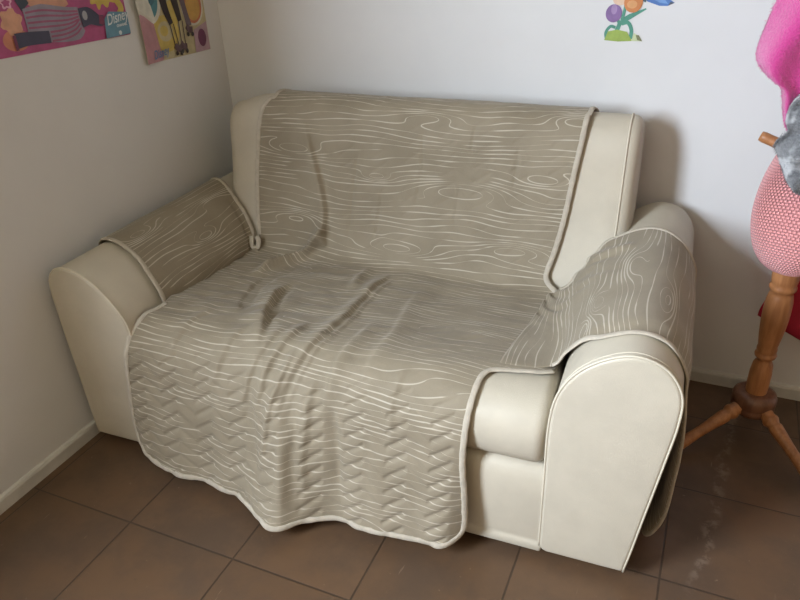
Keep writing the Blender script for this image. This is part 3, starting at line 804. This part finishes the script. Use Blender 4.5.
# trousers: upper and lower leg
grey = pm('grey_stripe_print', (150, 140, 160)); pink = pm('pink_stripe_print', (175, 75, 120))
sh.append((band([(.175, .083), (.24, .082), (.32, .076), (.375, .078)], [.055, .07, .055, .04]), grey))
sh.append((band([(.24, .042), (.30, .040), (.35, .045), (.375, .055)], [.035, .045, .055, .04]), grey))
for k in (-.020, -.007, .007, .020):
    sh.append((band([(.18, .083+k*.9), (.24, .082+k), (.32, .076+k*.8), (.37, .078+k*.5)], .005), pink))
for k in (-.014, -.003, .008):
    sh.append((band([(.25, .040+k), (.30, .040+k), (.345, .047+k), (.37, .06+k)], .005), pink))
boot = pm('navy_boot_print', (62, 58, 88))
sh.append((band([(.125, .040), (.17, .041), (.245, .037)], [.036, .032, .030]), boot))
sh.append((band([(.118, .036), (.128, .036)], .036), pm('crimson_print', (140, 40, 80))))
sh.append((band([(.375, .070), (.41, .072), (.445, .058), (.468, .056)], [.05, .045, .030, .026]), boot))
sh.append((ell(.394, .075, .010, .012), pm('silver_print', (170, 170, 180))))
sh.append((band([(.448, .060), (.468, .054)], .024), pm('crimson_print', (140, 40, 80))))
sh.append(([(.462, .006), (.561, .003), (.561, .062), (.490, .070), (.470, .052)], pm('blue_print', (90, 150, 180))))
art('print', sh, lambda u, v, z: pa(u if u > .47 else .47+(u-.47)*.88, max(.001, v-(.006 if u < .47 else 0)), z), A_root)
wt = pm('white_print', (225, 235, 240))
text_mesh('Disney', .040, wt, lambda x, y: pa(.476+x*.78, .034+y*1.0+x*.10, .0045), A_root)
text_mesh('CHANNEL', .009, wt, lambda x, y: pa(.510+x, .026+y+x*.05, .0045), A_root, 0)
art('print', [(ell(.500, .011, .006, .006), wt), (ell(.520, .010, .006, .006), wt)], lambda u, v, z: pa(u, v, z+.003), A_root)

# poster B (yellow, roller skates)
B_root, pb = poster('poster', -.402, 1.018, .325, .45, -.028, pm('cream_print', (205, 190, 140)), 'pale yellow poster with dark legs in roller skates nearer the room corner', curl=.012)
sh = []
sh.append(([(.0, .0), (.085, .0), (.12, .12), (.06, .2), (.0, .2)], pm('dusty_pink_print', (205, 140, 150))))
sh.append((ell(.115, .085, .065, .055), pm('soft_yellow_print', (220, 190, 80))))
sh.append((ell(.115, .092, .035, .030), pm('cream_print', (205, 190, 140))))
sh.append((ell(.110, .094, .018, .016), pm('soft_yellow_print', (220, 190, 80))))
sh.append((ell(.054, .185, .062, .068), pm('white_edge_print', (225, 222, 205))))
sh.append((ell(.054, .190, .050, .060), pm('teal_print', (75, 150, 165))))
sh.append((ell(.066, .200, .030, .030), pm('deep_teal_print', (55, 115, 135))))
sh.append((ell(.160, .140, .03, .04), pm('soft_yellow_print', (220, 190, 80))))
sh.append((ell(.262, .155, .055, .062), pm('white_edge_print', (225, 222, 205))))
sh.append((ell(.262, .155, .048, .055), pm('red_orange_print', (215, 110, 70))))
sh.append((ell(.264, .150, .036, .042), pm('amber_print', (220, 165, 70))))
sh.append(([(.245, .005), (.322, .005), (.322, .10), (.25, .08)], pm('mauve_print', (190, 150, 170))))
sh.append((ell(.288, .052, .021, .028), pm('plum_print', (120, 45, 95))))
dk = pm('black_brown_print', (48, 34, 36))
sh.append((band([(.120, .23), (.130, .16), (.147, .11)], [.036, .028, .020]), dk))
sh.append((band([(.165, .23), (.182, .16), (.190, .115)], [.034, .028, .020]), dk))
sh.append((band([(.205, .23), (.222, .14), (.232, .095)], [.022, .022, .026]), pm('grey_brown_print', (120, 100, 115))))
ol = pm('dark_line_print', (80, 62, 70))
for pts in ([(.140, .110), (.148, .045)], [(.156, .110), (.165, .045)], [(.182, .115), (.180, .045)], [(.200, .115), (.198, .045)]):
    sh.append((band(pts+[(pts[1][0], pts[1][1]-.003)], .004), ol))
boot2 = pm('brown_boot_print', (105, 75, 85))
for (x, y, s) in ((.158, .035, 1), (.186, .038, 1), (.226, .085, 1)):
    sh.append((band([(x-.010, y+.012), (x, y), (x+.018, y-.003)], .020*s), boot2))
    sh.append((ell(x-.008, y-.014, .007, .007), dk)); sh.append((ell(x+.014, y-.016, .007, .007), dk))
art('print', sh, lambda u, v, z: pb(u, max(.001, v-.009), z), B_root)
text_mesh('Disney', .036, pm('sky_blue_print', (80, 130, 190)), lambda x, y: pb(.034+x*.72, .010+y+x*.08, .0085), B_root)
for rt in (A_root, B_root):
    for ch in rt.children: pass

# wall stickers on back wall
def sticker(name, x0, z0, shapes, label):
    return tag(art(name, shapes, lambda u, v, z: (u-0, -.0008-z, v), None, .0006), label, 'sticker', )
P_ = lambda n, c: pm(n, c)
gr = P_('leaf_green_vinyl', (70, 160, 135)); ye = P_('lime_green_vinyl', (160, 190, 70))
def px_place(px, py):      # picture-derived spots on the back wall plane, expressed in metres
    return (1.304+(px-603)*.00271, 1.067+(40-py)*.00262)
def pxs(l): return [px_place(*p) for p in l]
fl = []
fl.append((band(pxs([(606, 39), (605, 32), (609, 26), (614, 27)]), .008), gr))
fl.append((band(pxs([(630, 38), (630, 29), (626, 22), (620, 23)]), .010), gr))
fl.append((band(pxs([(616, 31), (619, 22), (627, 16), (642, 8)]), [.010, .010, .014, .004]), gr))
fl.append((band(pxs([(615, 30), (617, 22), (612, 17)]), .008), gr))
fl.append((band(pxs([(619, 24), (621, 12), (622, 2)]), .008), gr))
fl.append((pxs([(604, 40), (607, 31), (616, 29), (626, 31), (632, 40), (618, 41)]), ye))
fl.append((pxs([(631, 40), (633, 32), (637, 34), (642, 40)]), P_('pale_lime_vinyl', (200, 215, 160))))
fl.append((pxs([(635, 34), (638, 34), (642, 40), (637, 39)]), P_('olive_vinyl', (130, 135, 90))))
fl.append(([px_place(*p) for p in ell(611, 13, 8, 9, 30)], P_('purple_vinyl', (135, 95, 165))))
fl.append(([px_place(*p) for p in ell(611, 9, 3, 5, 20)], P_('light_purple_vinyl', (165, 130, 190))))
fl.append(([px_place(*p) for p in ell(616, 0, 7, 5, 20)], P_('peach_vinyl', (235, 195, 165))))
fl.append(([px_place(*p) for p in ell(629, 2, 9, 10, 30)], P_('orange_vinyl', (228, 130, 60))))
fl.append(([px_place(*p) for p in ell(628, 4, 5, 4, 20)], P_('light_orange_vinyl', (240, 165, 95))))
sticker('flower_sticker', 0, 0, fl, 'sticker of purple and orange flowers over a lime green base on the back wall')
bf = []
bf.append((pxs([(639, -3), (642, 1), (654, 5), (662, 5), (668, 2), (662, -2), (654, -8), (644, -9)]), P_('blue_vinyl', (65, 120, 205))))
bf.append((pxs([(644, -3), (654, 2), (662, 3), (656, -4)]), P_('light_blue_vinyl', (100, 155, 225))))
bf.append((pxs([(662, 5), (668, 2), (664, 1)]), P_('grey_blue_vinyl', (80, 90, 110))))
bf.append((pxs([(636, 0), (641, 2), (641, -6), (637, -6)]), P_('dark_teal_vinyl', (70, 100, 110))))
sticker('butterfly_sticker', 0, 0, bf, 'blue winged sticker right of the flower sticker')

# window in the left wall (behind the camera's left)
wf = empty('window_1', (0, 0, 0)); wf['kind'] = 'structure'
y0, y1, z0, z1 = WIN['y0'], WIN['y1'], WIN['z0'], WIN['z1']
boxes('window_frame', [(-.09, -.05, y0, y0+.04, z0, z1), (-.09, -.05, y1-.04, y1, z0, z1), (-.09, -.05, y0+.04, y1-.04, z0, z0+.04), (-.09, -.05, y0+.04, y1-.04, z1-.04, z1)], M_base, wf)
